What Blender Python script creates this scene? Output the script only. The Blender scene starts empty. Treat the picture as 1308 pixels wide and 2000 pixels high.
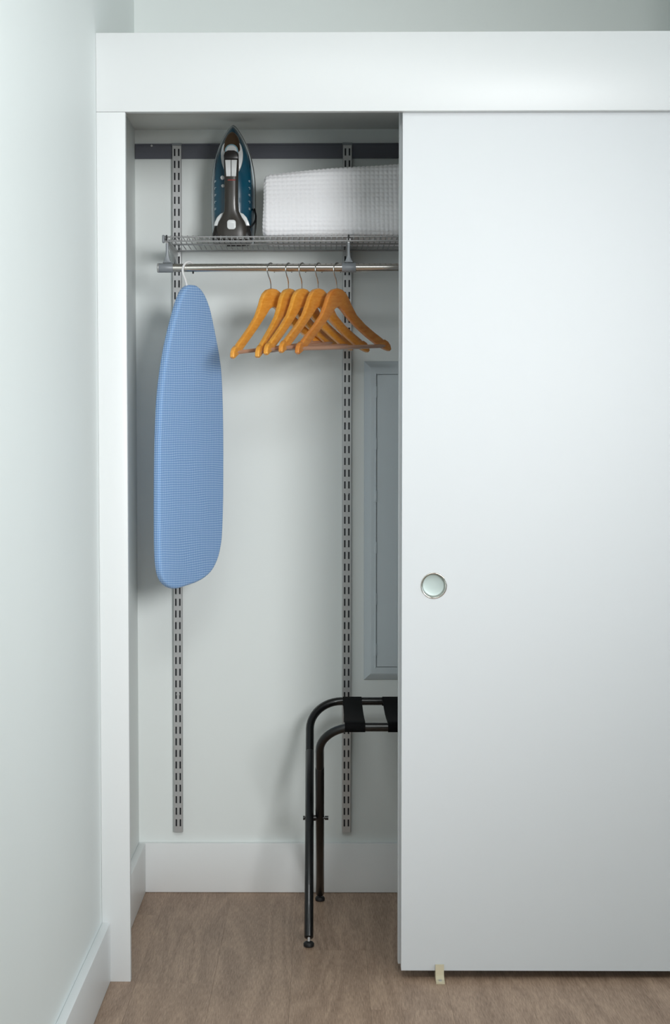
import bpy, bmesh, math, random
from mathutils import Vector, Matrix
import numpy as np

random.seed(7)
S = bpy.context.scene
COL = S.collection
PI = math.pi

# ------------------------------------------------------------------ camera
CAM_LOC = (0.0, -3.9, 1.2411)
PITCH, YAW, ROLL = 0.05194, 0.0109, 0.00096
F_PX, PPX, PPY = 3366.2, 594.69, 1036.97
cd = bpy.data.cameras.new('camera')
cam = bpy.data.objects.new('camera', cd)
COL.objects.link(cam)
cam.location = CAM_LOC
cam.rotation_euler = (Matrix.Rotation(YAW, 3, 'Z') @ Matrix.Rotation(PI/2 - PITCH, 3, 'X') @ Matrix.Rotation(-ROLL, 3, 'Z')).to_euler()
cd.sensor_fit = 'VERTICAL'
cd.sensor_height = 36.0
cd.lens = F_PX*36.0/2000.0
cd.shift_x = (654 - PPX)/2000.0
cd.shift_y = (PPY - 1000)/2000.0
cd.clip_start = 0.05
S.camera = cam

# ------------------------------------------------------------------ light
S.view_settings.view_transform = 'Standard'
S.view_settings.look = 'None'
S.view_settings.gamma = 1.0
S.view_settings.use_curve_mapping = False
S.view_settings.exposure = 0.0

w = bpy.data.worlds.new('world'); S.world = w; w.use_nodes = True
w.node_tree.nodes['Background'].inputs[0].default_value = (0.75, 0.87, 1.0, 1)
w.node_tree.nodes['Background'].inputs[1].default_value = 1.0

def area(name, loc, target, sx, sy, power, color):
    l = bpy.data.lights.new(name, 'AREA'); l.shape = 'RECTANGLE'; l.size = sx; l.size_y = sy
    l.energy = power; l.color = color
    o = bpy.data.objects.new(name, l); COL.objects.link(o)
    o.location = loc
    o.rotation_euler = (Vector(target) - Vector(loc)).to_track_quat('-Z', 'Y').to_euler()
    return o
# directional lamp standing to the right behind the camera, aimed into the closet
sl = bpy.data.lights.new('spot_lamp_light', 'SPOT'); sl.energy = 545; sl.color = (0.98, 0.993, 1.0)
sl.spot_size = math.radians(45); sl.spot_blend = 1.0; sl.shadow_soft_size = 0.60
so = bpy.data.objects.new('spot_lamp_light', sl); COL.objects.link(so); so.location = (1.42, -4.45, 1.86)
so.rotation_euler = (Vector((-0.52, 0.4, 1.36)) - so.location).to_track_quat('-Z', 'Y').to_euler()
# fill light added on the right to brighten the left wall; its window is invented
area('side_fill_light', (3.14, -1.4, 1.70), (0, -1.4, 1.70), 1.4, 1.4, 20, (0.76, 0.90, 1.0))
# ceiling lamp of the room
area('ceiling_lamp_light', (0.0, -2.4, 2.66), (0.0, -2.4, 0), 0.9, 0.9, 25, (0.95, 0.99, 1.0))

# ------------------------------------------------------------------ helpers
def lin(h):
    h = h.lstrip('#'); r = []
    for i in (0, 2, 4):
        c = int(h[i:i+2], 16)/255
        r.append(c/12.92 if c <= 0.04045 else ((c+0.055)/1.055)**2.4)
    return (r[0], r[1], r[2], 1)

def mat(name, color, rough=0.5, metal=0.0, var=0.03, scale=30.0, bump=0.0, coat=0.0, spec=None, sheen=0.0, stretch=None):
    """principled material with a little procedural mottling and relief"""
    m = bpy.data.materials.new(name); m.use_nodes = True
    nt = m.node_tree; N = nt.nodes; L = nt.links
    b = N['Principled BSDF']
    c = lin(color) if isinstance(color, str) else tuple(color) + (1,)
    tc = N.new('ShaderNodeTexCoord'); no = N.new('ShaderNodeTexNoise')
    no.inputs['Scale'].default_value = scale; no.inputs['Detail'].default_value = 4
    if stretch:
        mp = N.new('ShaderNodeMapping'); mp.inputs['Scale'].default_value = stretch
        L.new(tc.outputs['Object'], mp.inputs['Vector']); L.new(mp.outputs[0], no.inputs['Vector'])
    else:
        L.new(tc.outputs['Object'], no.inputs['Vector'])
    mx = N.new('ShaderNodeMix'); mx.data_type = 'RGBA'
    mx.inputs['A'].default_value = tuple(x*(1-var) for x in c[:3]) + (1,)
    mx.inputs['B'].default_value = tuple(min(1, x*(1+var)) for x in c[:3]) + (1,)
    L.new(no.outputs['Fac'], mx.inputs['Factor']); L.new(mx.outputs['Result'], b.inputs['Base Color'])
    b.inputs['Roughness'].default_value = rough; b.inputs['Metallic'].default_value = metal
    if coat: b.inputs['Coat Weight'].default_value = coat; b.inputs['Coat Roughness'].default_value = 0.05
    if spec is not None: b.inputs['Specular IOR Level'].default_value = spec
    if sheen: b.inputs['Sheen Weight'].default_value = sheen
    if bump:
        bp = N.new('ShaderNodeBump'); bp.inputs['Strength'].default_value = bump; bp.inputs['Distance'].default_value = 0.001
        L.new(no.outputs['Fac'], bp.inputs['Height']); L.new(bp.outputs[0], b.inputs['Normal'])
    return m

def tag(o, label, cat=None, group=None, kind=None):
    o['label'] = label
    if cat: o['category'] = cat
    if group: o['group'] = group
    if kind: o['kind'] = kind
    return o

ORG = {}
def thing(name, label, cat, loc, rot=None, group=None):
    o = bpy.data.objects.new(name, None); COL.objects.link(o)
    o.empty_display_size = 0.05
    o.location = loc
    if rot: o.rotation_euler = rot
    tag(o, label, cat, group)
    ORG[o] = Vector(loc) if rot is None else Vector((0, 0, 0))
    return o

def link(name, me, parent=None):
    o = bpy.data.objects.new(name, me); COL.objects.link(o)
    if parent is not None:
        o.parent = parent; ORG[o] = ORG.get(parent, Vector((0, 0, 0)))
    return o

def obj(name, bm, m, parent=None, smooth=None, label=None):
    """bmesh in world coordinates (or in the root's own when the root is turned) -> one mesh object"""
    off = ORG.get(parent, Vector((0, 0, 0))) if parent is not None else Vector((0, 0, 0))
    if off.length: bmesh.ops.translate(bm, vec=-off, verts=bm.verts)
    bmesh.ops.recalc_face_normals(bm, faces=bm.faces)
    me = bpy.data.meshes.new(name); bm.to_mesh(me); bm.free()
    me.materials.append(m)
    if smooth is not None:
        me.shade_smooth()
        if smooth < 170: me.set_sharp_from_angle(angle=math.radians(smooth))
    o = link(name, me, parent)
    if label: o['label'] = label
    return o

def B(): return bmesh.new()

def box(bm, x0, x1, y0, y1, z0, z1, bev=0.0, seg=2):
    r = bmesh.ops.create_cube(bm, size=1.0)
    vs = r['verts']
    for v in vs:
        v.co = Vector(((x0+x1)/2 + v.co.x*(x1-x0), (y0+y1)/2 + v.co.y*(y1-y0), (z0+z1)/2 + v.co.z*(z1-z0)))
    if bev:
        es = list({e for v in vs for e in v.link_edges})
        bmesh.ops.bevel(bm, geom=es, offset=bev, segments=seg, profile=0.5, affect='EDGES')
    return bm

def tube(bm, pts, rad, n=10, caps=True, closed=False):
    pts = [Vector(p) for p in pts]
    K = len(pts)
    rads = rad if isinstance(rad, (list, tuple)) else [rad]*K
    tang = []
    for i in range(K):
        a = pts[(i-1) % K] if (closed or i > 0) else pts[i]
        b = pts[(i+1) % K] if (closed or i < K-1) else pts[i]
        tang.append((b-a).normalized())
    t0 = tang[0]
    ref = Vector((0, 0, 1)) if abs(t0.z) < 0.9 else Vector((1, 0, 0))
    nrm = t0.cross(ref).normalized()
    rings = []
    for i in range(K):
        if i:
            ax = tang[i-1].cross(tang[i])
            if ax.length > 1e-8:
                nrm = Matrix.Rotation(tang[i-1].angle(tang[i]), 3, ax.normalized()) @ nrm
        bn = tang[i].cross(nrm).normalized(); nn = bn.cross(tang[i]).normalized()
        rings.append([bm.verts.new(pts[i] + (nn*math.cos(2*PI*k/n) + bn*math.sin(2*PI*k/n))*rads[i]) for k in range(n)])
    for i in range(K if closed else K-1):
        A, C = rings[i], rings[(i+1) % K]
        for k in range(n): bm.faces.new((A[k], A[(k+1) % n], C[(k+1) % n], C[k]))
    if caps and not closed:
        bm.faces.new(rings[0]); bm.faces.new(rings[-1])
    return bm

def cyl(bm, a, b, r, n=20, r2=None):
    return tube(bm, [a, b], [r, r if r2 is None else r2], n)

def loft(bm, rings, cap0=True, cap1=True):
    vr = [[bm.verts.new(p) for p in R] for R in rings]
    n = len(vr[0])
    for A, C in zip(vr, vr[1:]):
        for k in range(n): bm.faces.new((A[k], A[(k+1) % n], C[(k+1) % n], C[k]))
    if cap0: bm.faces.new(vr[0])
    if cap1: bm.faces.new(vr[-1])
    return bm

def spline(pts, n, closed=True):
    """Catmull-Rom resampling"""
    P = [Vector(p) for p in pts]; K = len(P); out = []
    segs = K if closed else K-1
    for i in range(segs):
        if closed: a, b, c, d = P[(i-1) % K], P[i], P[(i+1) % K], P[(i+2) % K]
        else: a, b, c, d = P[max(i-1, 0)], P[i], P[i+1], P[min(i+2, K-1)]
        for k in range(n):
            t = k/n
            out.append(0.5*((2*b) + (c-a)*t + (2*a-5*b+4*c-d)*t*t + (3*b-a-3*c+d)*t**3))
    if not closed: out.append(P[-1])
    return out

def inset2(pts, d):
    """inward offset of a 2D outline"""
    K = len(pts); A = 0
    for i in range(K):
        p, q = pts[i], pts[(i+1) % K]; A += p[0]*q[1]-q[0]*p[1]
    s = 1 if A > 0 else -1
    out = []
    for i in range(K):
        p, q = pts[i-1], pts[(i+1) % K]
        t = Vector((q[0]-p[0], q[1]-p[1])); t = t.normalized() if t.length else t
        out.append((pts[i][0] - s*t.y*d, pts[i][1] + s*t.x*d))
    return out

def prism(bm, pts, y0, y1, bev=0.0, nb=3, back=True):
    """outline (x,z) given thickness along y; front (y0) edge rounded, back edge too if asked"""
    R = []
    if bev:
        R = [[(p[0], y0+bev*(1-math.cos(PI/2*k/nb)), p[1]) for p in inset2(pts, bev*(1-math.sin(PI/2*k/nb)))] for k in range(nb+1)]
        if back:
            R += [[(p[0], y1-bev*(1-math.cos(PI/2*k/nb)), p[1]) for p in inset2(pts, bev*(1-math.sin(PI/2*k/nb)))] for k in range(nb, -1, -1)]
        else:
            R.append([(p[0], y1, p[1]) for p in pts])
    else:
        R = [[(p[0], y0, p[1]) for p in pts], [(p[0], y1, p[1]) for p in pts]]
    return loft(bm, R)

def disc_pts(cx, cz, rx, rz=None, n=28):
    rz = rx if rz is None else rz
    return [(cx+rx*math.cos(2*PI*k/n), cz+rz*math.sin(2*PI*k/n)) for k in range(n)]

def rrect(x0, x1, z0, z1, r, n=5):
    P = []
    for cx, cz, a0 in ((x1-r, z1-r, 0), (x0+r, z1-r, 90), (x0+r, z0+r, 180), (x1-r, z0+r, 270)):
        for k in range(n+1):
            a = math.radians(a0+90*k/n); P.append((cx+r*math.cos(a), cz+r*math.sin(a)))
    return P

def interp(x, T):
    for (a, va), (b, vb) in zip(T, T[1:]):
        if a <= x <= b: return va+(vb-va)*(x-a)/(b-a) if b > a else va
    return T[0][1] if x < T[0][0] else T[-1][1]

# ------------------------------------------------------------------ materials
M = {}
M['wall'] = mat('wall_paint', '#ECF1EF', 0.55, var=0.008, scale=6, bump=0.04)
M['trim'] = mat('trim_paint', '#E2E4E4', 0.38, var=0.006, scale=5)
M['base'] = mat('baseboard_paint', '#F0F2F2', 0.4, var=0.006, scale=5)
M['door'] = mat('door_paint', '#D7DADC', 0.42, var=0.006, scale=3)
M['ceil'] = mat('ceiling_paint', '#ECEEEA', 0.7, var=0.01, scale=8)
M['panel'] = mat('panel_paint', '#D3DCE0', 0.4, var=0.008, scale=8)
M['track'] = mat('track_grey', '#5E6069', 0.45, 0.25, var=0.03, scale=20)
M['steel'] = mat('satin_steel', '#C2C3C3', 0.34, 0.55, var=0.06, scale=90)
M['slot_shade_grey'] = mat('slot_shade_grey', '#3C3E43', 0.5, 0.4, var=0.05, scale=60)  # dark grey that puts shade behind the slots of the standards
M['wire'] = mat('wire_grey', '#ABACAD', 0.32, 0.6, var=0.05, scale=60)
M['chrome'] = mat('chrome', '#D2CEC8', 0.12, 1.0, var=0.02, scale=40)
M['plastic_grey'] = mat('grey_plastic', '#8B9095', 0.4, 0.1, var=0.03, scale=40)
M['black_metal'] = mat('black_enamel', '#0B0B0C', 0.28, var=0.1, scale=40, coat=0.3)
M['black_web'] = mat('black_webbing', '#060607', 0.85, var=0.25, scale=400, bump=0.3, spec=0.12)
M['black_rubber'] = mat('black_rubber', '#101011', 0.55, var=0.1)
M['white_plastic'] = mat('white_plastic', '#F1F2F2', 0.3, var=0.01)
M['beige'] = mat('beige_plastic', '#CFC4A8', 0.45, var=0.04)
M['hook'] = mat('hook_steel', '#C9C8C4', 0.18, 1.0, var=0.02)
M['bar_wood'] = mat('bar_wood', '#C79A80', 0.3, var=0.12, scale=8, stretch=(2, 30, 30), coat=0.4)
M['red'] = mat('red_print', '#B02A22', 0.4)
M['print'] = mat('pale_print', '#C4D4DA', 0.5)
M['teal'] = mat('teal_gloss', '#0B5068', 0.14, var=0.08, coat=1.0)
M['iron_grey'] = mat('iron_charcoal', '#38342F', 0.32, var=0.05, coat=0.2)
M['iron_dark'] = mat('iron_dark', '#221F1E', 0.3, var=0.05)
M['iron_white'] = mat('iron_white', '#E9ECEC', 0.25, var=0.01, coat=0.4)
M['iron_trim'] = mat('iron_trim', '#E3EEF1', 0.25, 0.15, var=0.01)
M['iron_chrome'] = mat('iron_smoked', '#7A6350', 0.10, 1.0, var=0.05)
M['iron_blue'] = mat('iron_pale_blue', '#8DB8C8', 0.25, var=0.01, coat=0.4)

def wood_floor():
    m = bpy.data.materials.new('oak_vinyl'); m.use_nodes = True
    nt = m.node_tree; N = nt.nodes; L = nt.links; b = N['Principled BSDF']
    tc = N.new('ShaderNodeTexCoord'); oi = N.new('ShaderNodeObjectInfo')
    cmb = N.new('ShaderNodeVectorMath'); cmb.operation = 'MULTIPLY_ADD'
    rv = N.new('ShaderNodeCombineXYZ')
    for k in range(3): L.new(oi.outputs['Random'], rv.inputs[k])
    cmb.inputs[1].default_value = (13.0, 37.0, 5.0)
    L.new(rv.outputs[0], cmb.inputs[0]); L.new(tc.outputs['Object'], cmb.inputs[2])
    def noise(scale, vec, detail=6, rough=0.6, dist=0.0):
        mp = N.new('ShaderNodeMapping'); mp.inputs['Scale'].default_value = vec
        L.new(cmb.outputs[0], mp.inputs['Vector'])
        n = N.new('ShaderNodeTexNoise'); n.inputs['Scale'].default_value = scale
        n.inputs['Detail'].default_value = detail; n.inputs['Roughness'].default_value = rough; n.inputs['Distortion'].default_value = dist
        L.new(mp.outputs[0], n.inputs['Vector']); return n
    fine = noise(1.0, (620, 26, 1), 5, 0.7)
    broad = noise(1.0, (16, 1.3, 1), 4, 0.55, 1.2)
    # cathedral figure: contour bands of a smooth stretched field
    fig = noise(1.0, (7, 0.9, 1), 2, 0.4, 0.6)
    mul = N.new('ShaderNodeMath'); mul.operation = 'MULTIPLY'; mul.inputs[1].default_value = 46
    sn = N.new('ShaderNodeMath'); sn.operation = 'SINE'
    L.new(fig.outputs['Fac'], mul.inputs[0]); L.new(mul.outputs[0], sn.inputs[0])
    def madd(src, k, c):
        n = N.new('ShaderNodeMath'); n.operation = 'MULTIPLY_ADD'; n.inputs[1].default_value = k
        if isinstance(c, (int, float)): n.inputs[2].default_value = c
        else: L.new(c, n.inputs[2])
        L.new(src, n.inputs[0]); return n.outputs[0]
    s = madd(fine.outputs['Fac'], 1.25, -0.32)
    s = madd(broad.outputs['Fac'], 0.24, s)
    s = madd(sn.outputs[0], 0.06, s)
    s = madd(oi.outputs['Random'], 0.01, s)
    cr = N.new('ShaderNodeValToRGB')
    cr.color_ramp.elements[0].position = 0.15; cr.color_ramp.elements[0].color = lin('#785F4D')
    cr.color_ramp.elements[1].position = 0.85; cr.color_ramp.elements[1].color = lin('#CCAE95')
    L.new(s, cr.inputs['Fac']); L.new(cr.outputs[0], b.inputs['Base Color'])
    b.inputs['Roughness'].default_value = 0.5
    bp = N.new('ShaderNodeBump'); bp.inputs['Strength'].default_value = 0.12; bp.inputs['Distance'].default_value = 0.001
    L.new(fine.outputs['Fac'], bp.inputs['Height']); L.new(bp.outputs[0], b.inputs['Normal'])
    return m
M['floor'] = wood_floor()

def hanger_wood():
    m = bpy.data.materials.new('hanger_wood'); m.use_nodes = True
    nt = m.node_tree; N = nt.nodes; L = nt.links; b = N['Principled BSDF']
    tc = N.new('ShaderNodeTexCoord'); oi = N.new('ShaderNodeObjectInfo')
    mp = N.new('ShaderNodeMapping'); mp.inputs['Scale'].default_value = (14, 60, 60)
    L.new(tc.outputs['Object'], mp.inputs['Vector'])
    n = N.new('ShaderNodeTexNoise'); n.noise_dimensions = '4D'; n.inputs['Scale'].default_value = 3; n.inputs['Detail'].default_value = 5
    mw = N.new('ShaderNodeMath'); mw.operation = 'MULTIPLY'; mw.inputs[1].default_value = 20
    L.new(oi.outputs['Random'], mw.inputs[0]); L.new(mw.outputs[0], n.inputs['W'])
    L.new(mp.outputs[0], n.inputs['Vector'])
    cr = N.new('ShaderNodeValToRGB')
    cr.color_ramp.elements[0].position = 0.25; cr.color_ramp.elements[0].color = lin('#E08E2A')
    cr.color_ramp.elements[1].position = 0.8; cr.color_ramp.elements[1].color = lin('#F6B552')
    L.new(n.outputs['Fac'], cr.inputs['Fac'])
    # each hanger a slightly different tone
    hs = N.new('ShaderNodeHueSaturation')
    ma = N.new('ShaderNodeMath'); ma.operation = 'MULTIPLY_ADD'; ma.inputs[1].default_value = 1.0; ma.inputs[2].default_value = 0.0
    L.new(cr.outputs[0], hs.inputs['Color'])
    at = N.new('ShaderNodeAttribute'); at.attribute_type = 'OBJECT'; at.attribute_name = 'tone'
    L.new(at.outputs['Fac'], hs.inputs['Value'])
    ah = N.new('ShaderNodeAttribute'); ah.attribute_type = 'OBJECT'; ah.attribute_name = 'hue'
    L.new(ah.outputs['Fac'], hs.inputs['Hue'])
    L.new(hs.outputs[0], b.inputs['Base Color'])
    b.inputs['Roughness'].default_value = 0.32; b.inputs['Coat Weight'].default_value = 0.5; b.inputs['Coat Roughness'].default_value = 0.15
    return m
M['hanger'] = hanger_wood()

def board_fabric():
    m = bpy.data.materials.new('blue_check'); m.use_nodes = True
    nt = m.node_tree; N = nt.nodes; L = nt.links; b = N['Principled BSDF']
    tc = N.new('ShaderNodeTexCoord'); sp = N.new('ShaderNodeSeparateXYZ'); L.new(tc.outputs['Object'], sp.inputs[0])
    nz = N.new('ShaderNodeTexNoise'); nz.inputs['Scale'].default_value = 6; L.new(tc.outputs['Object'], nz.inputs['Vector'])
    def lines(src, period, duty):
        d = N.new('ShaderNodeMath'); d.operation = 'MULTIPLY_ADD'; d.inputs[1].default_value = 1/period
        L.new(src, d.inputs[0])
        k = N.new('ShaderNodeMath'); k.operation = 'MULTIPLY'; k.inputs[1].default_value = 3.0; L.new(nz.outputs['Fac'], k.inputs[0])
        L.new(k.outputs[0], d.inputs[2])
        f = N.new('ShaderNodeMath'); f.operation = 'FRACT'; L.new(d.outputs[0], f.inputs[0])
        c = N.new('ShaderNodeMath'); c.operation = 'LESS_THAN'; c.inputs[1].default_value = duty; L.new(f.outputs[0], c.inputs[0])
        return c.outputs[0]
    xy = N.new('ShaderNodeMath'); xy.operation = 'SUBTRACT'; L.new(sp.outputs['X'], xy.inputs[0]); L.new(sp.outputs['Y'], xy.inputs[1])
    a = lines(xy.outputs[0], 0.0062, 0.38); c = lines(sp.outputs['Z'], 0.0058, 0.40)
    ad = N.new('ShaderNodeMath'); ad.operation = 'ADD'; L.new(a, ad.inputs[0]); L.new(c, ad.inputs[1])
    hv = N.new('ShaderNodeMath'); hv.operation = 'MULTIPLY'; hv.inputs[1].default_value = 0.5; L.new(ad.outputs[0], hv.inputs[0])
    cr = N.new('ShaderNodeValToRGB')
    cr.color_ramp.elements[0].color = lin('#749FD8'); cr.color_ramp.elements[1].color = lin('#BFD9F8')
    e = cr.color_ramp.elements.new(0.5); e.color = lin('#97BCE8')
    L.new(hv.outputs[0], cr.inputs['Fac']); L.new(cr.outputs[0], b.inputs['Base Color'])
    b.inputs['Roughness'].default_value = 0.85; b.inputs['Sheen Weight'].default_value = 0.15
    return m
M['fabric'] = board_fabric()
M['towel'] = mat('waffle_cotton', '#FCFCFF', 0.95, var=0.01, scale=200, bump=0.1, sheen=0.2)

# ------------------------------------------------------------------ the setting
XL, YB = -0.5087, 0.8004            # left wall face, closet back wall face
XJ = -0.4434                        # inner edge of the left jamb board
ZH0, ZH1 = 1.9788, 2.1536           # header board
XR, YREAR, XRR, ZC = 1.03, -5.4, 3.2, 2.72
BBH, BBT = 0.1376, 0.0193           # baseboard

def struct(name, bm, m, label, cat, parent=None, smooth=None):
    o = obj(name, bm, m, parent, smooth)
    return tag(o, label, cat, kind='structure')

struct('wall_left', box(B(), XL-0.12, XL, YREAR, YB+0.12, -0.05, ZC), M['wall'], 'smooth white painted side wall left of the closet', 'wall')
struct('wall_back', box(B(), XL-0.0, XR+0.12, YB, YB+0.12, -0.05, ZC), M['wall'], 'pale grey-green wall at the back of the closet', 'wall')
struct('wall_closet_right', box(B(), XR, XR+0.12, 0.0, YB, -0.05, ZC), M['wall'], 'painted end wall of the closet hidden behind sliding doors', 'wall')
struct('wall_front', box(B(), XR+0.12, XRR, 0.0, 0.12, -0.05, ZC), M['wall'], 'painted room wall to the right of the closet', 'wall')
bm = B()
WY0, WY1, WZ0, WZ1 = -2.15, -0.65, 0.95, 2.45
box(bm, XRR, XRR+0.12, YREAR, WY0, -0.05, ZC); box(bm, XRR, XRR+0.12, WY1, 0.12, -0.05, ZC)
box(bm, XRR, XRR+0.12, WY0, WY1, -0.05, WZ0); box(bm, XRR, XRR+0.12, WY0, WY1, WZ1, ZC)
struct('wall_right', bm, M['wall'], 'painted right-hand wall of the room with an added window opening', 'wall')
struct('wall_rear', box(B(), XL-0.12, XRR+0.12, YREAR-0.12, YREAR, -0.05, ZC), M['wall'], 'painted wall behind the camera', 'wall')
struct('ceiling', box(B(), XL-0.12, XRR+0.12, YREAR-0.12, YB+0.12, ZC, ZC+0.1), M['ceil'], 'white ceiling of the room', 'ceiling')
bm = B()
for a in ((WY0, WY0+0.05, WZ0, WZ1), (WY1-0.05, WY1, WZ0, WZ1), (WY0, WY1, WZ0, WZ0+0.05), (WY0, WY1, WZ1-0.05, WZ1), (-1.42, -1.38, WZ0, WZ1)):
    box(bm, XRR+0.03, XRR+0.09, a[0], a[1], a[2], a[3])
struct('fill_window_1', bm, M['trim'], 'white frame of an unseen window added for the side fill', 'window')  # unseen window, added to go with the fill light on the right

fl = struct('floor', box(B(), XL-0.12, XRR+0.12, YREAR-0.12, YB+0.12, -0.08, -0.0035), M['floor'], 'brown oak-look plank floor running into the closet', 'floor')
PW, PL = 0.178, 1.22
pbm = B(); box(pbm, 0, PW-0.00025, 0, PL-0.00025, -0.0034, 0.0, bev=0.00012, seg=1)
pme = bpy.data.meshes.new('plank'); bmesh.ops.recalc_face_normals(pbm, faces=pbm.faces); pbm.to_mesh(pme); pbm.free(); pme.materials.append(M['floor'])
offs = [0.35, 0.92, 0.1, 0.66, 1.1, 0.48, 0.8, 0.25, 1.0, 0.57, 0.15, 0.75]
for i in range(12):
    y = YB + 0.11 - offs[i]
    for j in range(3):
        o = link('plank', pme, fl); o.location = (XL-0.10+i*PW, y-(j+1)*PL, 0)
    # short length against the back wall
    if offs[i] > 0.12:
        sb = B(); box(sb, 0, PW-0.00025, 0, offs[i]-0.00025, -0.0034, 0.0, bev=0.00012, seg=1)
        o = obj('plank', sb, M['floor'], fl); o.location = (XL-0.10+i*PW, y, 0)
def baseboard(name, x0, x1, y0, y1, label):
    struct(name, box(B(), x0, x1, y0, y1, 0.0006, BBH, bev=0.0022, seg=2), M['base'], label, 'baseboard', smooth=40)
baseboard('baseboard_left', XL+0.0001, XL+BBT, YREAR+0.01, -0.0002, 'white baseboard along the left room wall up to the jamb')
baseboard('baseboard_closet_left', XL+0.0001, XL+BBT, 0.0205, YB-0.0157, 'short white baseboard on the side wall inside the closet')
baseboard('baseboard_back', XL+0.0001, XR-0.0005, YB-0.0155, YB-0.0002, 'white baseboard along the back wall of the closet')

struct('trim_1', box(B(), XL+0.0002, XR-0.0002, 0.0, 0.02, ZH0, ZH1, bev=0.0012), M['trim'], 'wide white header board above the closet opening', 'trim', smooth=40)
struct('trim_2', box(B(), XL+0.0002, XJ, 0.0, 0.02, 0.0, ZH0-0.0004, bev=0.0012), M['trim'], 'tall narrow white jamb board left of the closet opening', 'trim', smooth=40)
struct('trim_3', box(B(), 0.955, XR-0.0002, 0.0, 0.02, 0.0, ZH0-0.0004, bev=0.0012), M['trim'], 'white jamb board at the far right end of the closet', 'trim', smooth=40)
struct('ceiling_closet', box(B(), XL+0.0002, XR-0.0002, 0.0202, YB-0.0002, 2.0821, 2.150), M['ceil'], 'painted lid closing the top of the closet', 'ceiling')
bm = B(); box(bm, XJ+0.02, 0.95, 0.022, 0.105, 2.058, 2.0819); box(bm, XJ+0.02, 0.95, 0.058, 0.064, 2.02, 2.06)
struct('trim_4', bm, M['steel'], 'sliding door track fixed behind the header board', 'track')

# sliding doors: the front one has a real recess for its finger pull
def slab_with_hole(x0, x1, y0, y1, z0, z1, hx, hz, hr, depth):
    bm = B(); n = 48; s = 0.06
    def v(x, y, z): return bm.verts.new((x, y, z))
    C = [v(hx+hr*math.cos(2*PI*k/n), y0, hz+hr*math.sin(2*PI*k/n)) for k in range(n)]
    Q = []
    for k in range(n):
        a = 2*PI*k/n; c, d = math.cos(a), math.sin(a); t = s/max(abs(c), abs(d)); Q.append(v(hx+t*c, y0, hz+t*d))
    for k in range(n): bm.faces.new((C[k], C[(k+1) % n], Q[(k+1) % n], Q[k]))
    D = [v(p.co.x, y0+depth, p.co.z) for p in C]
    for k in range(n): bm.faces.new((C[k], D[k], D[(k+1) % n], C[(k+1) % n]))
    bm.faces.new(D)
    def q(a, b, c, d): bm.faces.new([v(*p) for p in (a, b, c, d)])
    for (a0, a1, b0, b1) in ((x0, x1, z0, hz-s), (x0, x1, hz+s, z1), (x0, hx-s, hz-s, hz+s), (hx+s, x1, hz-s, hz+s)):
        q((a0, y0, b0), (a1, y0, b0), (a1, y0, b1), (a0, y0, b1))
    q((x0, y1, z0), (x1, y1, z0), (x1, y1, z1), (x0, y1, z1))
    for x in (x0, x1): q((x, y0, z0), (x, y1, z0), (x, y1, z1), (x, y0, z1))
    for z in (z0, z1): q((x0, y0, z), (x1, y0, z), (x1, y1, z), (x0, y1, z))
    bmesh.ops.remove_doubles(bm, verts=bm.verts, dist=1e-5)
    return bm
HX, HZ = 0.2517, 0.9121
d1 = struct('door_1', slab_with_hole(0.1790, 0.935, 0.023, 0.056, 0.021, 2.018, HX, HZ, 0.0268, 0.012), M['door'],
            'white flush sliding closet door with a round finger pull', 'door')
bm = B()   # pull: flange ring, cup wall and dished floor
prof = [(0.0303, 0.0228), (0.0300, 0.0212), (0.0285, 0.0206), (0.0270, 0.0212), (0.0262, 0.0235), (0.0255, 0.0325), (0.0240, 0.0342)]
rings = [[(HX+r*math.cos(2*PI*k/48), y, HZ+r*math.sin(2*PI*k/48)) for k in range(48)] for r, y in prof]
loft(bm, rings, cap0=False, cap1=False)
pull = obj('finger_pull', bm, M['chrome'], d1, smooth=60, label='round chrome rim of the finger pull')
bm = B()
rings = [[(HX+r*math.cos(2*PI*k/48), y, HZ+r*math.sin(2*PI*k/48)) for k in range(48)] for r, y in ((0.0241, 0.0341), (0.018, 0.0346), (0.006, 0.0347))]
loft(bm, rings, cap0=False)
obj('pull_dish', bm, mat('pull_satin', '#AEBBB8', 0.38, 0.45, var=0.02), pull, smooth=60)
struct('door_2', box(B(), 0.1735, 0.93, 0.071, 0.104, 0.0215, 2.018, bev=0.001, seg=1), M['door'],
       'second white sliding door parked behind the front one', 'door')

# ------------------------------------------------------------------ floor guide of the doors
g = thing('door_guide', 'small beige plastic floor guide under the sliding door edge', 'door guide', (0.2675, 0.01, 0.0))
prof = [(-0.014, 0.0005), (0.060, 0.0005), (0.060, 0.012), (0.0226, 0.013), (0.0216, 0.036), (0.0176, 0.036), (0.0150, 0.012), (0.004, 0.006), (-0.014, 0.0045)]
bm = B()
loft(bm, [[(x, y, z) for y, z in prof] for x in (0.2577, 0.2773)])
obj('guide_body', bm, M['beige'], g)
bm = B(); cyl(bm, (0.2675, -0.003, 0.0045), (0.2675, -0.003, 0.0078), 0.0038, 14)
obj('screw', bm, M['steel'], g, smooth=40)

# ------------------------------------------------------------------ hanging track and slotted standards
t = thing('hanging_track', 'dark grey horizontal wall track at the top of the closet', 'track', (0.2, YB, 2.003))
bm = B(); box(bm, XL+0.001, XR-0.004, YB-0.006, YB-0.0003, 2.0032, 2.0432, bev=0.0006, seg=1)
box(bm, XL+0.001, XR-0.004, YB-0.0085, YB-0.0055, 2.0385, 2.0432); box(bm, XL+0.001, XR-0.004, YB-0.0075, YB-0.0055, 2.0032, 2.0062)
obj('rail_strip', bm, M['track'], t)
bm = B(); cyl(bm, (-0.4625, YB-0.0085, 2.0375), (-0.4625, YB-0.0105, 2.0375), 0.003, 12)
obj('screw', bm, M['steel'], t, smooth=40)

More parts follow.
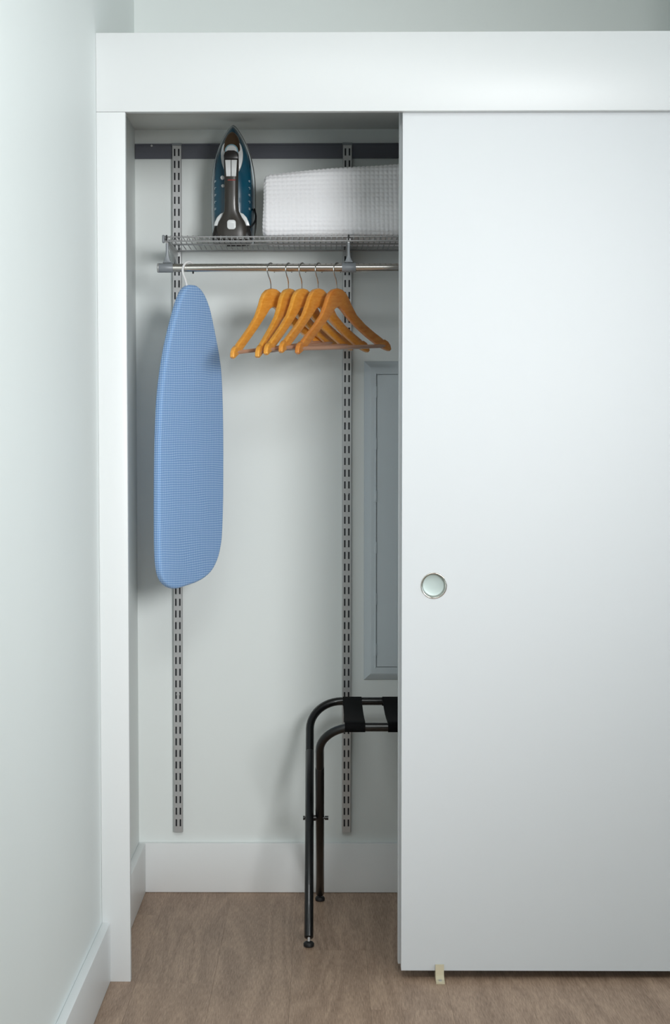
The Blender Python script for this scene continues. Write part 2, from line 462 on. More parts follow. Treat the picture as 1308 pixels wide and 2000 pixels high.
def standard(xc, lean, label, screws, z0=0.1685, z1=2.0368):
    hw, yf, yb = 0.0123, -0.0158, -0.0088+0.008
    root = thing('slotted_standard', label, 'shelf standard', (xc, YB, z0), rot=(0, lean, 0), group='slotted wall standards')
    bm = B()
    H = z1-z0; P = 0.0320; sw = 0.0042; sx = 0.0055; sh = 0.0195; th = 0.0012
    def q(*ps): bm.faces.new([bm.verts.new(p) for p in ps])
    def rect(x0, x1, a, b): q((x0, yf, a), (x1, yf, a), (x1, yf, b), (x0, yf, b)); q((x0, yf+th, a), (x1, yf+th, a), (x1, yf+th, b), (x0, yf+th, b))
    xs = [-hw+0.0012, -sx-sw/2, -sx+sw/2, sx-sw/2, sx+sw/2, hw-0.0012]
    rect(xs[0], xs[1], 0, H); rect(xs[2], xs[3], 0, H); rect(xs[4], xs[5], 0, H)
    top = H-0.0085
    for c in (-sx, sx):
        a = 0.0; k = int((top-0.004)/P); lows = sorted(top-sh-P*i for i in range(k+1) if top-sh-P*i > 0.002)
        for z in lows:
            rect(c-sw/2, c+sw/2, a, z); a = z+sh
            for s in (-1, 1): q((c+s*sw/2, yf, z), (c+s*sw/2, yf+th, z), (c+s*sw/2, yf+th, z+sh), (c+s*sw/2, yf, z+sh))
            for zz in (z, z+sh): q((c-sw/2, yf, zz), (c+sw/2, yf, zz), (c+sw/2, yf+th, zz), (c-sw/2, yf+th, zz))
        rect(c-sw/2, c+sw/2, a, H)
    for s in (-1, 1):
        q((s*xs[5], yf, 0), (s*hw, yf+0.0012, 0), (s*hw, yf+0.0012, H), (s*xs[5], yf, H))
        q((s*hw, yf+0.0012, 0), (s*hw, yb, 0), (s*hw, yb, H), (s*hw, yf+0.0012, H))
        q((s*(hw-th), yf+th, 0), (s*(hw-th), yb, 0), (s*(hw-th), yb, H), (s*(hw-th), yf+th, H))
    for zz in (0, H): q((-hw, yf+0.0012, zz), (hw, yf+0.0012, zz), (hw, yf+th*2, zz), (-hw, yf+th*2, zz))
    obj('slotted_channel', bm, M['steel'], root)
    bm = B(); box(bm, -hw+0.0013, hw-0.0013, -0.0078, -0.0068, 0.0005, H-0.0005)  # dark strip added inside the channel so the slots look shaded
    obj('slot_shade_strip', bm, M['slot_shade_grey'], root)
    bm = B(); box(bm, -hw-0.001, hw+0.001, -0.0145, -0.0004, H+0.0006, H+0.0068, bev=0.0005, seg=1)
    obj('top_hook', bm, M['plastic_grey'], root)
    for z in screws:
        bm = B(); cyl(bm, (0, yf+0.0005, z-z0), (0, yf-0.0016, z-z0), 0.0048, 16); cyl(bm, (0, yf-0.0012, z-z0), (0, yf-0.0024, z-z0), 0.003, 12)
        obj('screw', bm, M['steel'], root, smooth=40)
    return root
standard(-0.3988, 0.0023, 'tall slotted steel standard running behind the ironing board', [0.5498])
standard(0.0627, 0.0013, 'tall slotted steel standard running behind the wooden hangers', [1.0992])

# ------------------------------------------------------------------ wire shelf, brackets, rod
ZD = 1.7570; YF, YK = 0.470, 0.776; XS0, XS1 = -0.402, 0.92
sh = thing('wire_shelf', 'grey ventilated wire shelf carrying the iron and blanket', 'shelf', (0.25, 0.6, ZD))
for name, y, z, r in (('front_wire', YF, ZD-0.0016, 0.0021), ('front_wire', YF-0.0006, ZD-0.0122, 0.0021), ('support_wire', 0.622, ZD-0.0030, 0.0022), ('back_wire', YK, ZD-0.0030, 0.0022)):
    bm = B(); tube(bm, [(XS0, y, z), (XS1, y, z)], r, 10); obj(name, bm, M['wire'], sh, smooth=60)
bm = B(); tube(bm, [(0, YK, 0), (0, YF+0.003, 0), (0, YF+0.0006, -0.0012), (0, YF, -0.004), (0, YF, -0.0125)], 0.00125, 6)
wm = bpy.data.meshes.new('deck_wire'); bmesh.ops.translate(bm, vec=(0, -0.6, 0), verts=bm.verts); bm.to_mesh(wm); bm.free(); wm.materials.append(M['wire']); wm.shade_smooth()
nW = 95
for i in range(nW):
    o = link('deck_wire', wm, sh); o.location = (XS0 + 0.004 + 0.01395*i - 0.25, 0, 0.0012)
bm = B(); box(bm, XS0-0.0035, XS0+0.0025, YF-0.004, YF+0.006, ZD-0.0165, ZD+0.0035, bev=0.002)
obj('end_cap', bm, M['plastic_grey'], sh, smooth=50)

def bracket(xc, label):
    root = thing('shelf_bracket', label, 'bracket', (xc, YB-0.0165, 1.70), group='shelf brackets')
    # tapered blade in the y-z plane
    prof = [(0.4735, ZD-0.0055), (0.4735, ZD-0.0165), (0.52, ZD-0.0205), (0.70, ZD-0.0335), (0.7838, ZD-0.052), (0.7838, ZD-0.0055)]
    bm = B(); loft(bm, [[(xc+s*0.0026, y, z) for y, z in prof] for s in (-1, 1)])
    obj('blade', bm, M['steel'], root)
    bm = B(); box(bm, xc-0.0055, xc+0.0055, 0.474, 0.700, ZD-0.0105, ZD-0.0053, bev=0.0008, seg=1)
    obj('saddle', bm, M['wire'], root)
    bm = B(); box(bm, xc-0.0019, xc+0.0019, 0.4630, 0.4672, ZD-0.0105, ZD+0.0028, bev=0.0006, seg=1)
    obj('clip', bm, M['black_rubber'], root)
    # rod holder hanging from the blade, flaring onto the rod sleeve
    stem = [(-0.0035, ZD-0.012), (0.0035, ZD-0.012), (0.0032, ZD-0.040), (0.0042, ZD-0.050), (0.0085, ZD-0.060), (0.011, ZD-0.0655), (-0.011, ZD-0.0655), (-0.0085, ZD-0.060), (-0.0042, ZD-0.050), (-0.0032, ZD-0.040)]
    bm = B(); prism(bm, [(xc+x, z) for x, z in stem], 0.4755, 0.4845, bev=0.0014, nb=2)
    obj('rod_holder', bm, M['plastic_grey'], root, smooth=40)
    return root
bracket(-0.3940, 'tapered steel shelf bracket at the open left end of the wire shelf')
bracket(0.0640, 'tapered steel shelf bracket under the white blanket near the door')

YR, ZR, RR = 0.480, 1.6790, 0.0103
rod = thing('closet_rod', 'polished chrome closet rod with grey end sleeve holding the hangers', 'closet rod', (0.25, YR, ZR))
bm = B(); tube(bm, [(-0.412, YR, ZR), (0.90, YR, ZR)], RR, 32); obj('chrome_tube', bm, M['chrome'], rod, smooth=50)
for x0, x1, cap in ((-0.4150, -0.3795, True), (0.0470, 0.0822, False)):
    bm = B(); rr = RR+0.0016
    loft(bm, [[(x, YR+r*math.cos(2*PI*k/28), ZR+r*math.sin(2*PI*k/28)) for k in range(28)] for x, r in ((x0, RR+0.0002), (x0, rr-0.0004), (x0+0.0006, rr), (x1-0.0006, rr), (x1, rr-0.0004), (x1, RR+0.0002))], cap0=False, cap1=False)
    sl = obj('sleeve', bm, M['plastic_grey'], rod, smooth=40, label='matt grey plastic sleeve on the rod')
    if cap:
        bm = B(); loft(bm, [[(x, YR+r*math.cos(2*PI*k/28), ZR+r*math.sin(2*PI*k/28)) for k in range(28)] for x, r in ((x0, rr), (x0-0.003, rr), (x0-0.0042, rr-0.0015))])
        obj('end_cap', bm, M['steel'], sl, smooth=40)
bm = B(); cyl(bm, (-0.3288, YR, ZR-0.0098), (-0.3288, YR, ZR-0.0145), 0.0022, 12)
obj('stop_peg', bm, M['black_rubber'], rod, smooth=40)

# ------------------------------------------------------------------ ironing board
BP = (-0.3346, 0.470, 1.6308)
ib = thing('ironing_board', 'small ironing board with blue checked cover hanging from the rod', 'ironing board', BP, rot=(0, 0, math.radians(52)))
out = [(0.0058, 0.0055), (0.0308, 0.0021), (0.0539, -0.0157), (0.0733, -0.047), (0.0869, -0.0854), (0.0985, -0.124), (0.1102, -0.1669), (0.118, -0.2087), (0.1227, -0.2679), (0.1251, -0.3737), (0.1245, -0.5063), (0.122, -0.586), (0.1167, -0.6456), (0.1034, -0.6888), (0.0814, -0.7195), (0.0536, -0.7376), (0.0203, -0.7486), (-0.0184, -0.7553), (-0.047, -0.7598), (-0.0697, -0.7583), (-0.0921, -0.7478), (-0.1087, -0.7288), (-0.1177, -0.6988), (-0.1211, -0.6539), (-0.1213, -0.5647), (-0.1194, -0.4376), (-0.1149, -0.3362), (-0.107, -0.26), (-0.0916, -0.1835), (-0.0745, -0.1256), (-0.0554, -0.0738), (-0.0382, -0.0345), (-0.0229, -0.0105), (-0.0095, 0.0006)]
o2 = [(v.x, v.y) for v in spline([(x, z, 0) for x, z in out], 4)]
bm = B(); prism(bm, o2, -0.002, 0.021, bev=0.0075, nb=5)
# keep the big faces clean: triangulate them
bmesh.ops.triangulate(bm, faces=[f for f in bm.faces if len(f.verts) > 4])
obj('padded_cover', bm, M['fabric'], ib, smooth=50)
Ri = Matrix.Rotation(-math.radians(52), 3, 'Z')
hp = [(-0.3265, 0.4965, 1.6840), (-0.3295, 0.4925, 1.6895), (-0.3350, 0.4865, 1.6935), (-0.3415, 0.4780, 1.6940), (-0.3480, 0.4700, 1.6890), (-0.3525, 0.4655, 1.6800), (-0.3538, 0.4640, 1.6700), (-0.3518, 0.4655, 1.6600), (-0.3475, 0.4700, 1.6480), (-0.3445, 0.4745, 1.6340), (-0.3430, 0.4790, 1.6180), (-0.3425, 0.4800, 1.6000)]
hp = [Ri @ (Vector(p)-Vector(BP)) for p in hp]
bm = B(); tube(bm, spline(hp, 5, closed=False), 0.0029, 12)
obj('hook', bm, M['white_plastic'], ib, smooth=60, label='white plastic hook')

# ------------------------------------------------------------------ wooden hangers
VA = -0.062          # wood apex below the rod contact point
def hanger_parts(root):
    half_top = [(0, 0), (.020, -.003), (.036, -.011), (.048, -.023), (.060, -.041), (.082, -.067), (.118, -.0915), (.158, -.1135), (.1885, -.1292), (.1925, -.1340), (.1985, -.1318), (.211, -.1372), (.2195, -.1465), (.2225, -.158)]
    half_bot = [(.2165, -.1625), (.207, -.1600), (.1880, -.1535), (.172, -.1465), (.130, -.1245), (.086, -.0995), (.046, -.0735), (.016, -.0515), (0, -.0465)]
    h = [(x, z) for x, z in half_top+half_bot]
    left = [(-x, z) for x, z in h if x > 0][::-1]
    P = h + left
    bm = B(); prism(bm, P, -0.0062, 0.0062, bev=0.003, nb=3)
    bmesh.ops.triangulate(bm, faces=[f for f in bm.faces if len(f.verts) > 4])
    for v in bm.verts: v.co.z += VA; v.co.y -= 0.020*(v.co.x/0.2225)**2 - 0.004
    body = obj('wooden_body', bm, M['hanger'], root, smooth=50)
    bm = B(); tube(bm, [(-0.202, -0.013, VA-0.1485), (-0.1, -0.013, VA-0.149), (0.1, -0.013, VA-0.149), (0.202, -0.013, VA-0.1485)], 0.0052, 14)
    obj('trouser_bar', bm, M['bar_wood'], root, smooth=60)
    R = 0.0172; zc = 0.0017-R
    pts = [(R*math.cos(math.radians(a)), 0, zc+R*math.sin(math.radians(a))) for a in range(-25, 206, 10)]
    pts += [(-0.0125, 0.0, zc-0.0150), (-0.0075, 0.0, zc-0.0225), (-0.0025, 0.0015, zc-0.031), (0, 0.003, zc-0.038), (0, 0.004, VA-0.012)]
    bm = B(); tube(bm, pts, 0.0015, 10)
    obj('hook', bm, M['hook'], root, smooth=60)
HZ0 = ZR+RR
hang = [(-0.1334, 58.4, 6.4, 1.16, 0.500, 'leftmost wooden hanger on the rod, nearest the blue ironing board'),
        (-0.0880, 63.8, 6.0, 1.06, 0.503, 'second wooden hanger from the ironing board, mostly hidden behind its neighbours'),
        (-0.0535, 60.6, 4.1, 1.12, 0.502, 'middle one of the five wooden hangers on the rod'),
        (-0.0120, 59.9, 2.7, 1.04, 0.497, 'second wooden hanger from the sliding door on the rod'),
        (0.0345, 57.3, 3.5, 0.88, 0.487, 'rightmost and darkest wooden hanger, frontmost, shown whole near the slotted standard')]
first = None
for x, ph, ti, tone, hue, lab in hang:
    rot = (0, -math.radians(ti), math.radians(ph)); loc = (x, YR, HZ0)
    if first is None:
        first = thing('wooden_hanger', lab, 'hanger', loc, rot=rot, group='wooden hangers on the rod')
        hanger_parts(first); r = first
    else:
        r = first.copy(); COL.objects.link(r); r.location = loc; r.rotation_euler = rot; r['label'] = lab
        for c in list(first.children):
            k = c.copy(); COL.objects.link(k); k.parent = r
    for c in r.children:
        if c.name.startswith('wooden_body'): c['tone'] = tone; c['hue'] = hue

# ------------------------------------------------------------------ steam iron
IO = Vector((-0.2365, 0.690, ZD+0.0026))
ir = thing('steam_iron', 'teal and charcoal steam iron standing on its heel on the shelf', 'iron', IO)
def I(pts): return pts
HW = [(0.0, .0560), (.0225, .0566), (.0497, .0582), (.080, .0590), (.104, .0593), (.135, .0593), (.158, .0588), (.181, .0566), (.204, .0532), (.231, .0468), (.258, .0376), (.2854, .0235), (.3000, .0140), (.3080, .0072), (.3126, .0012)]
def outline(s=1.0, zc=0.12, zmax=None, zmin=0.0):
    zs = [i/34*0.30 for i in range(35)] + [.304, .308, .311, .3126]
    R = [(interp(z, HW), z) for z in zs]
    P = R + [(-x, z) for x, z in R[::-1]]
    sz = 1-(1-s)*0.42
    return [(x*s, zc+(z-zc)*sz) for x, z in P]
def iloft(name, spec, m, smooth=50, parent=ir, zc=0.12):
    bm = B(); loft(bm, [[(IO.x+x, IO.y+y, IO.z+z) for x, z in outline(s, zc)] for y, s in spec])
    bmesh.ops.triangulate(bm, faces=[f for f in bm.faces if len(f.verts) > 4])
    return obj(name, bm, m, parent, smooth=smooth)
def iprism(name, pts, y0, y1, m, bev=0.001, parent=ir, smooth=50):
    bm = B(); prism(bm, [(IO.x+x, IO.z+z) for x, z in pts], IO.y+y0, IO.y+y1, bev=bev, nb=3)
    bmesh.ops.triangulate(bm, faces=[f for f in bm.faces if len(f.verts) > 4])
    return obj(name, bm, m, parent, smooth=smooth)
TANK = [(-0.0279, 0.925), (-0.036, 0.918), (-0.048, 0.885), (-0.058, 0.82), (-0.066, 0.72), (-0.072, 0.58), (-0.076, 0.40), (-0.078, 0.2)]
iloft('soleplate', [(0.0, 0.985), (-0.002, 0.995), (-0.007, 1.0), (-0.0085, 0.995)], M['chrome'], zc=0.0)
iloft('skirt', [(-0.0086, 0.965), (-0.012, 0.985), (-0.020, 0.985), (-0.0225, 0.975)], M['iron_grey'], zc=0.0)
iloft('trim_band', [(-0.0226, 0.955), (-0.024, 0.965), (-0.0265, 0.965), (-0.0278, 0.955)], M['iron_trim'], zc=0.0)
iloft('water_tank', TANK, M['teal'], smooth=60, zc=0.085)
# heel
bm = B(); loft(bm, [[(IO.x+x, IO.y+y, IO.z+z) for x, y in rrect(-hw_, hw_, -yb_, -0.009, 0.010)] for z, hw_, yb_ in ((0.0, .048, .098), (0.004, .0505, .102), (0.020, .0500, .102), (0.036, .0465, .096), (0.042, .040, .088))])
obj('heel', bm, M['iron_dark'], ir, smooth=40)
# smoked nose panel with sprayer
nose = [(0, .2860), (.010, .2800), (.0172, .2690), (.0215, .2555), (.0232, .2420), (.0215, .2310), (.010, .2250), (0, .2240), (-.010, .2250), (-.0215, .2310), (-.0232, .2420), (-.0215, .2555), (-.0172, .2690), (-.010, .2800)]
nose = [(v.x, v.y) for v in spline([(x, z, 0) for x, z in nose], 3)]
bm = B(); loft(bm, [[(IO.x+x*s, IO.y+y+(z-.25)*0.22*1.0, IO.z+.25+(z-.25)*s) for x, z in nose] for y, s in ((-.050, 1.0), (-.074, .98), (-.082, .90), (-.088, .72), (-.091, .45), (-.092, .15))])
np_ = obj('nose_panel', bm, M['iron_chrome'], ir, smooth=60)
iprism('spray_nozzle', disc_pts(0, .2915, .0026, .0020, 14), -.060, -.046, M['iron_white'], bev=.0008)
# pale collar either side of the handle front
for s in (-1, 1):
    col = [(s*.0165, .2480), (s*.0225, .2500), (s*.0262, .2400), (s*.0285, .2250), (s*.0270, .2060), (s*.0220, .1890), (s*.0165, .1840)]
    if s < 0: col = col[::-1]
    iprism('collar', [(v.x, v.y) for v in spline([(x, z, 0) for x, z in col], 3)], -.0830, -.062, M['iron_white'], bev=.002)
# dial on the handle front
dl = iprism('steam_dial', disc_pts(0, .2300, .0172), -.1040, -.084, M['iron_blue'], bev=.002)
iprism('dial_face', disc_pts(0, .2300, .0138), -.1056, -.1035, M['iron_white'], bev=.0006, parent=dl)
# handle: loft along its arch
path = [  # z, y centre, half width, half depth
    (.2260, -.086, .0165, .012), (.2240, -.098, .0178, .013), (.2170, -.106, .0186, .013), (.205, -.1095, .0192, .012), (.185, -.1110, .0190, .0118), (.160, -.1118, .0180, .0116),
    (.120, -.1122, .0176, .0116), (.090, -.1115, .0178, .0118), (.074, -.1095, .0192, .0125), (.060, -.1050, .0262, .0140), (.048, -.0990, .0345, .0160), (.036, -.0930, .0395, .0180), (.020, -.0900, .0425, .0190), (.0035, -.088, .0430, .019)]
bm = B(); rings = []
for z, y, a, b_ in path:
    rings.append([(IO.x+a*math.copysign(abs(math.cos(t_))**0.7, math.cos(t_)), IO.y+y+b_*math.copysign(abs(math.sin(t_))**0.8, math.sin(t_)), IO.z+z) for t_ in [2*PI*k/32 for k in range(32)]])
loft(bm, rings)
hd = obj('handle', bm, M['iron_grey'], ir, smooth=70)
iprism('handle_front', [(-.0182, .205), (-.0190, .215), (-.016, .2235), (-.008, .228), (.008, .228), (.016, .2235), (.0190, .215), (.0182, .205)], -.1245, -.110, M['iron_dark'], bev=.003, parent=hd)
iprism('dial_pointer', [(-.0022, .2245), (.0022, .2245), (.0012, .2345), (-.0012, .2345)], -.1075, -.1050, M['iron_white'], bev=.0003, parent=dl)
for s in (-1, 1):   # steam and spray buttons
    q = [(s*.0008, .1615), (s*.0128, .1615), (s*.0152, .2030), (s*.0008, .2030)]
    iprism('button', q if s > 0 else q[::-1], -.1265, -.116, M['iron_white'], bev=.0012, parent=hd)
for k in range(6):  # small red print below the buttons
    x = -.0085+.0034*k
    iprism('red_print', [(x, .1508), (x+.0022, .1508), (x+.0022, .1536), (x, .1536)], -.1243, -.1220, M['red'], bev=0, parent=hd)
iprism('badge', rrect(-.0112, .0112, .0275, .0520, .0070), -.1165, -.100, M['iron_white'], bev=.0012, parent=hd)
for s in (-1, 1):   # white quarter-round accents over the heel
    q = [(s*.0185, .0715), (s*.0205, .0735), (s*.0300, .0690), (s*.0385, .0600), (s*.0440, .0480), (s*.0462, .0385), (s*.0300, .0385), (s*.0250, .055)]
    iprism('heel_accent', q if s > 0 else q[::-1], -.1000, -.070, M['iron_white'], bev=.002)
for x, z, r in ((-.0245, .1640, .0052), (-.0235, .1430, .0040)):
    iprism('small_button', disc_pts(x, z, r, n=16), -.088, -.074, M['iron_white'], bev=.001)
# printed scale marks down both sides of the tank
random.seed(3)
tank = [c for c in ir.children if c.name.startswith('water_tank')][0]
def tank_y(x, z):
    for (y0, s0), (y1, s1) in zip(TANK, TANK[1:]):
        k = abs(x)/interp(max(0, 0.085+(z-0.085)/(1-(1-(s0+s1)/2)*0.42)), HW)
        if s1 <= k <= s0: return y0+(y1-y0)*(s0-k)/(s0-s1)
    return -0.06
for s in (-1, 1):
    for i in range(5):
        z = .157 - .0178*i; x = s*.0435
        y = tank_y(x, z)
        bm = B()
        for a, b_, c, d in ((-.0026, -.0018, -.0028, .0028), (.0016, .0024, -.0028, .0012), (-.0026, .0024, .0020, .0028), (-.0026, .0010, -.0006, .0002))[:(4 if i % 2 == 0 else 3)]:
            box(bm, IO.x+x+a, IO.x+x+b_, IO.y+y-.0016, IO.y+y+.004, IO.z+z+c, IO.z+z+d)
        obj('scale_mark', bm, M['print'], tank)
# cord looping down the right-hand side
cp = [(.030, -.060, .040), (.040, -.072, .036), (.0500, -.078, .040), (.0585, -.074, .052), (.0610, -.066, .066), (.0585, -.056, .080), (.0565, -.040, .088), (.059, -.016, .070), (.055, .012, .035), (.045, .022, .008), (.025, .030, .0030), (-.020, .032, .0028)]
bm = B(); tube(bm, [IO+v for v in spline(cp, 5, closed=False)], 0.0024, 10)
obj('power_cord', bm, M['black_rubber'], ir, smooth=60)

# ------------------------------------------------------------------ folded waffle blanket
def blanket():
    x0, x1 = -0.1505, 0.470
    c = 0.0113; sub = 6
    zb = ZD+0.0042
    L = x1-x0
    # cross-section as rounded box, sampled by arc length
    def section(h, d, r, n):
        pts = []
        P = rrect(-d/2, d/2, 0, h, r, 10)
        seg = [(Vector(P[i]), Vector(P[(i+1) % len(P)])) for i in range(len(P))]
        tot = sum((b-a).length for a, b in seg); out = []; i = 0; acc = 0
        for k in range(n):
            t = tot*k/n
            while acc+(seg[i][1]-seg[i][0]).length < t-1e-9: acc += (seg[i][1]-seg[i][0]).length; i += 1
            a, b = seg[i]; l = (b-a).length
            out.append(a+(b-a)*((t-acc)/l if l else 0))
        return out
    per = 74; n = per*sub
    rc = 0.015
    us = []
    u = 0.0
    m = int((L+0.06)/c)*sub
    rings = []; uv = []
    for i in range(m+1):
        u = (L+0.06)*i/m
        # end rounding at the left: first 0.05 m of fabric turns the corner
        cap = 0.0236
        if u < cap:
            a = u/cap*PI/2
            x = x0 + rc*(1-math.cos(a)); ins = rc*(1-math.sin(a))
        else:
            x = x0+rc+(u-cap); ins = 0.0
        fx = (x-x0)/L
        h = 0.1570 + 0.070*(x-x0) - 0.02*max(0, x-0.2) - 2*0
        d = 0.250
        S_ = section(h, d, 0.019, n)
        R = []
        for k, p in enumerate(S_):
            cy, cz = 0.0, h/2
            y = cy+(p.x-cy)*(1-ins/(d/2)); z = cz+(p.y-cz)*(1-ins/(h/2))
            # soft bulge of the front face
            bul = 0.010*math.sin(PI*min(1, max(0, z/h)))
            y2 = 0.632 + y + (-bul if p.x < 0 else bul*0.5)
            R.append((x, y2, zb+z))
        rings.append(R)
    A = np.array(rings)                     # (m+1, n, 3)
    rng = np.random.RandomState(4)
    # smooth unevenness of the cloth
    ii = np.arange(m+1)[:, None]; kk = np.arange(n)[None, :]
    wob = sum(a*np.sin(ii*fx_+kk*fy_+ph) for a, fx_, fy_, ph in ((0.0016, .021, .035, .3), (0.0012, .043, -.028, 1.9), (0.0010, .011, .07, 4.0)))
    du = np.gradient(A, axis=0); dv = (np.roll(A, -1, 1)-np.roll(A, 1, 1))
    nr = np.cross(du, dv); ln = np.linalg.norm(nr, axis=2, keepdims=True); ln[ln < 1e-12] = 1; nr /= ln
    cen = A.mean(axis=1, keepdims=True)
    sgn = np.sign((nr*(A-cen)).sum(2, keepdims=True)); sgn[sgn == 0] = 1; nr *= sgn
    wu = ii/sub + 0.35*np.sin(kk*0.012+0.5)+0.2*np.sin(ii*0.013); wv = kk/sub + 0.30*np.sin(ii*0.010+1.0)
    pil = (np.abs(np.sin(PI*wu))*np.abs(np.sin(PI*wv)))**0.75
    bot = (A[:, :, 2] > zb+0.004).astype(float)
    hgt = (0.0023*pil + wob)*np.where(bot > 0, 1, 0.0)
    A = A + nr*hgt[:, :, None]
    A[:, :, 2] = np.maximum(A[:, :, 2], ZD+0.0036)
    vs = [tuple(p) for p in A.reshape(-1, 3)]
    fs = []
    for i in range(m):
        o = i*n
        for k in range(n):
            k2 = (k+1) % n
            fs.append((o+k, o+k2, o+n+k2, o+n+k))
    fs.append(tuple(range(n-1, -1, -1))); fs.append(tuple(m*n+k for k in range(n)))
    me = bpy.data.meshes.new('waffle_blanket'); me.from_pydata(vs, [], fs); me.update()
    bm = bmesh.new(); bm.from_mesh(me)
    bmesh.ops.triangulate(bm, faces=[f for f in bm.faces if len(f.verts) > 4]); bmesh.ops.recalc_face_normals(bm, faces=bm.faces)
    bm.to_mesh(me); bm.free()
    me.materials.append(M['towel']); me.shade_smooth()
    o = link('waffle_blanket', me)
    tag(o, 'folded white waffle-weave blanket lying on the wire shelf', 'blanket')
blanket()

# ------------------------------------------------------------------ painted access panel on the back wall
PX0, PX1, PZ0, PZ1 = 0.1105, 0.500, 0.5885, 1.4580
pn = thing('access_panel', 'painted metal service panel with hinged cover on the closet back wall', 'panel', ((PX0+PX1)/2, YB, PZ0))
def frame_ring(x0, x1, z0, z1, y): return [(x0, y, z0), (x1, y, z0), (x1, y, z1), (x0, y, z1)]
bm = B()
DX0, DZ0, DZ1 = 0.1445, 0.6256, 1.4215; DX1 = PX1-(DX0-PX0)
def ringq(bm, A, C):
    va = [bm.verts.new(p) for p in A]; vc = [bm.verts.new(p) for p in C]
    for k in range(4): bm.faces.new((va[k], va[(k+1) % 4], vc[(k+1) % 4], vc[k]))
y0 = YB-0.0002
lv = [(0.0, y0), (0.0015, y0-0.004), (0.016, y0-0.0135), (0.0195, y0-0.0145), (0.0325, y0-0.0145)]
fr = [frame_ring(PX0+i, PX1-i, PZ0+i, PZ1-i, y) for i, y in lv]
fr.append(frame_ring(DX0-0.0012, DX1+0.0012, DZ0-0.0012, DZ1+0.0012, y0-0.0145)); fr.append(frame_ring(DX0-0.0012, DX1+0.0012, DZ0-0.0012, DZ1+0.0012, y0-0.006))
for a, c in zip(fr, fr[1:]): ringq(bm, a, c)
bm.faces.new([bm.verts.new(p) for p in fr[-1]])
bmesh.ops.remove_doubles(bm, verts=bm.verts, dist=1e-6)
obj('frame', bm, M['panel'], pn)
bm = B(); box(bm, DX0+0.0012, DX1, y0-0.0148, y0-0.0065, DZ0, DZ1, bev=0.0008, seg=1)
dr = obj('cover_door', bm, M['panel'], pn)
for z in (1.3743, 1.2339, 1.0917, 0.9518, 0.8115, 0.6721):
    bm = B(); cyl(bm, (0.1418, y0-0.0152, z-0.0155), (0.1418, y0-0.0152, z+0.0155), 0.0044, 14)
    box(bm, 0.1358, 0.1418, y0-0.0168, y0-0.0140, z-0.0150, z+0.0150)
    obj('hinge', bm, M['panel'], dr, smooth=40)
for a, b_ in zip((DZ1+0.003, 1.3585, 1.2181, 1.0759, 0.9360, 0.7957, 0.6563), (1.3901, 1.2497, 1.1075, 0.9676, 0.8273, 0.6879, DZ0-0.003)):
    bm = B(); cyl(bm, (0.1420, y0-0.0150, a), (0.1420, y0-0.0150, b_), 0.0022, 10)
    obj('hinge_barrel', bm, M['panel'], dr, smooth=40)

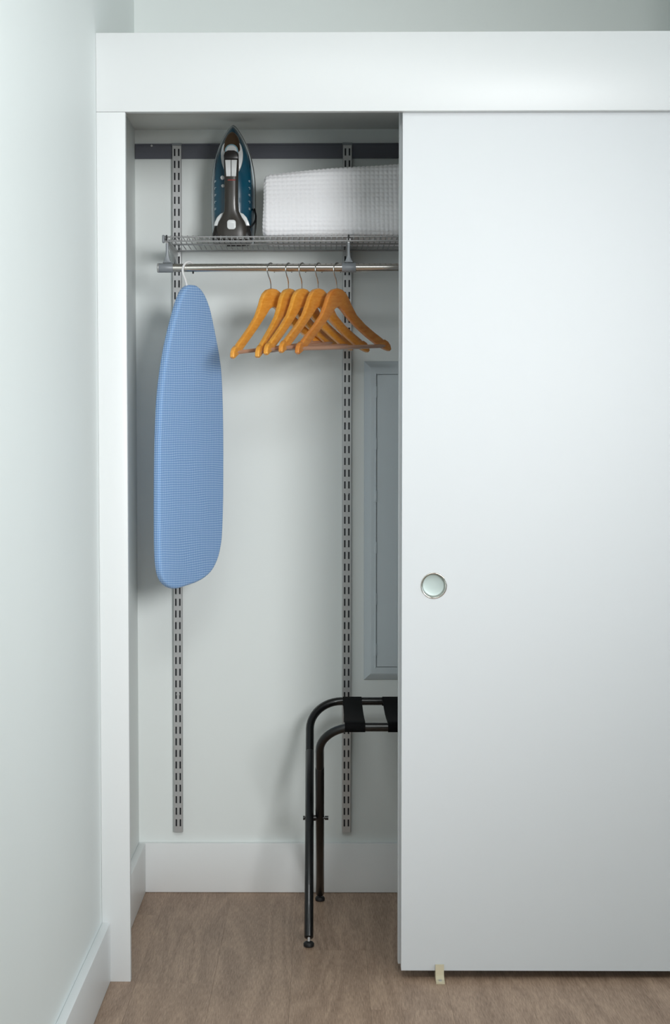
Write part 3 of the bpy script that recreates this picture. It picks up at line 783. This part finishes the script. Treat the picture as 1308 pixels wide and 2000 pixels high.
# ------------------------------------------------------------------ luggage rack
rk = thing('luggage_rack', 'black tubular folding luggage rack with black webbing straps', 'luggage rack', (0.28, 0.49, 0.0))
TR = 0.0108
ZT = 0.5440
def rack_frame(xa, xb, ytop, yfoot):
    top = Vector((0, ytop, ZT)); ft = Vector((0, yfoot, 0.021))
    d = (ft-top).normalized(); r = 0.085
    pts = []
    jl = 0.150
    cl = Vector((xa, 0, 0))+top; cr_ = Vector((xb, 0, 0))+top
    ex = Vector((1, 0, 0))
    pts.append(cl+d*jl)
    for k in range(13):
        a = PI/2*k/12; pts.append(cl + d*r*(1-math.sin(a)) + ex*r*(1-math.cos(a)))
    for k in range(13):
        a = PI/2*k/12; pts.append(cr_ + d*r*(1-math.cos(a)) - ex*r*(1-math.sin(a)))
    pts.append(cr_+d*jl)
    bm = B(); tube(bm, pts, TR, 20)
    tr = obj('top_rail', bm, M['black_metal'], rk, smooth=60)
    for c in (cl, cr_):
        end = Vector((c.x, yfoot, 0)) ; legend = c+d*((ft-top).length)
        bm = B(); tube(bm, [c+d*(jl-0.0005), c+d*(jl+0.001), legend-d*0.002, legend], [TR-0.001, TR+0.0004, TR+0.0004, TR-0.001], 20)
        lg = obj('leg', bm, M['black_metal'], rk, smooth=60)
        bm = B(); tube(bm, [legend+Vector((0, 0, .004)), Vector((legend.x, yfoot+d.y*0.004, 0.010))], 0.0038, 10)
        obj('glide_stem', bm, M['steel'], lg, smooth=50)
        bm = B(); fy = yfoot+d.y*0.006
        loft(bm, [[(legend.x+q*math.cos(2*PI*k/20), fy+q*math.sin(2*PI*k/20), z) for k in range(20)] for z, q in ((0.0004, .0105), (0.002, .0128), (0.0085, .0132), (0.0120, .0105), (0.0138, .0065))])
        obj('foot_glide', bm, M['black_rubber'], lg, smooth=50)
rack_frame(-0.0362, 0.600, 0.700, 0.283)
rack_frame(-0.0095, 0.573, 0.280, 0.700)
for x0, x1 in ((-0.0525, 0.0125), (0.5515, 0.6165)):
    bm = B(); cyl(bm, (x0+0.004, 0.490, 0.2735), (x1-0.004, 0.490, 0.2735), 0.0032, 12)
    for a, b_ in ((x0, x0+0.0045), (x1-0.009, x1)): cyl(bm, (a, 0.490, 0.2735), (b_, 0.490, 0.2735), 0.0055, 12)
    cyl(bm, (x0+0.0262, 0.490, 0.2735), (x0+0.0332, 0.490, 0.2735), 0.0075, 12)
    obj('pivot_bolt', bm, M['black_metal'], rk, smooth=40)
for i in range(5):
    xa = 0.0520+0.1055*i; xb = xa+0.0500
    bm = B(); rr = TR+0.0016
    prof = []
    # around the near rail, across with a slight sag, around the far rail and back just beneath
    for k in range(13):
        a = math.radians(90+ (k/12)*250); prof.append((0.280+rr*math.cos(a), ZT+rr*math.sin(a)))
    for k in range(1, 8):
        t_ = k/8; prof.append((0.280+0.012+(0.700-0.024-0.280)*t_, ZT+rr-0.0045-0.010*math.sin(PI*t_)))
    for k in range(13):
        a = math.radians(200+(k/12)*250); prof.append((0.700+rr*math.cos(a), ZT+rr*math.sin(a)))
    for k in range(1, 10):
        t_ = k/10; prof.append((0.700+(0.280-0.700)*t_, ZT+rr+0.0006-0.010*math.sin(PI*t_)))
    loft(bm, [[(x, y, z) for y, z in prof] for x in (xa, xb)])
    bmesh.ops.triangulate(bm, faces=[f for f in bm.faces if len(f.verts) > 4])
    obj('strap', bm, M['black_web'], rk, smooth=35)
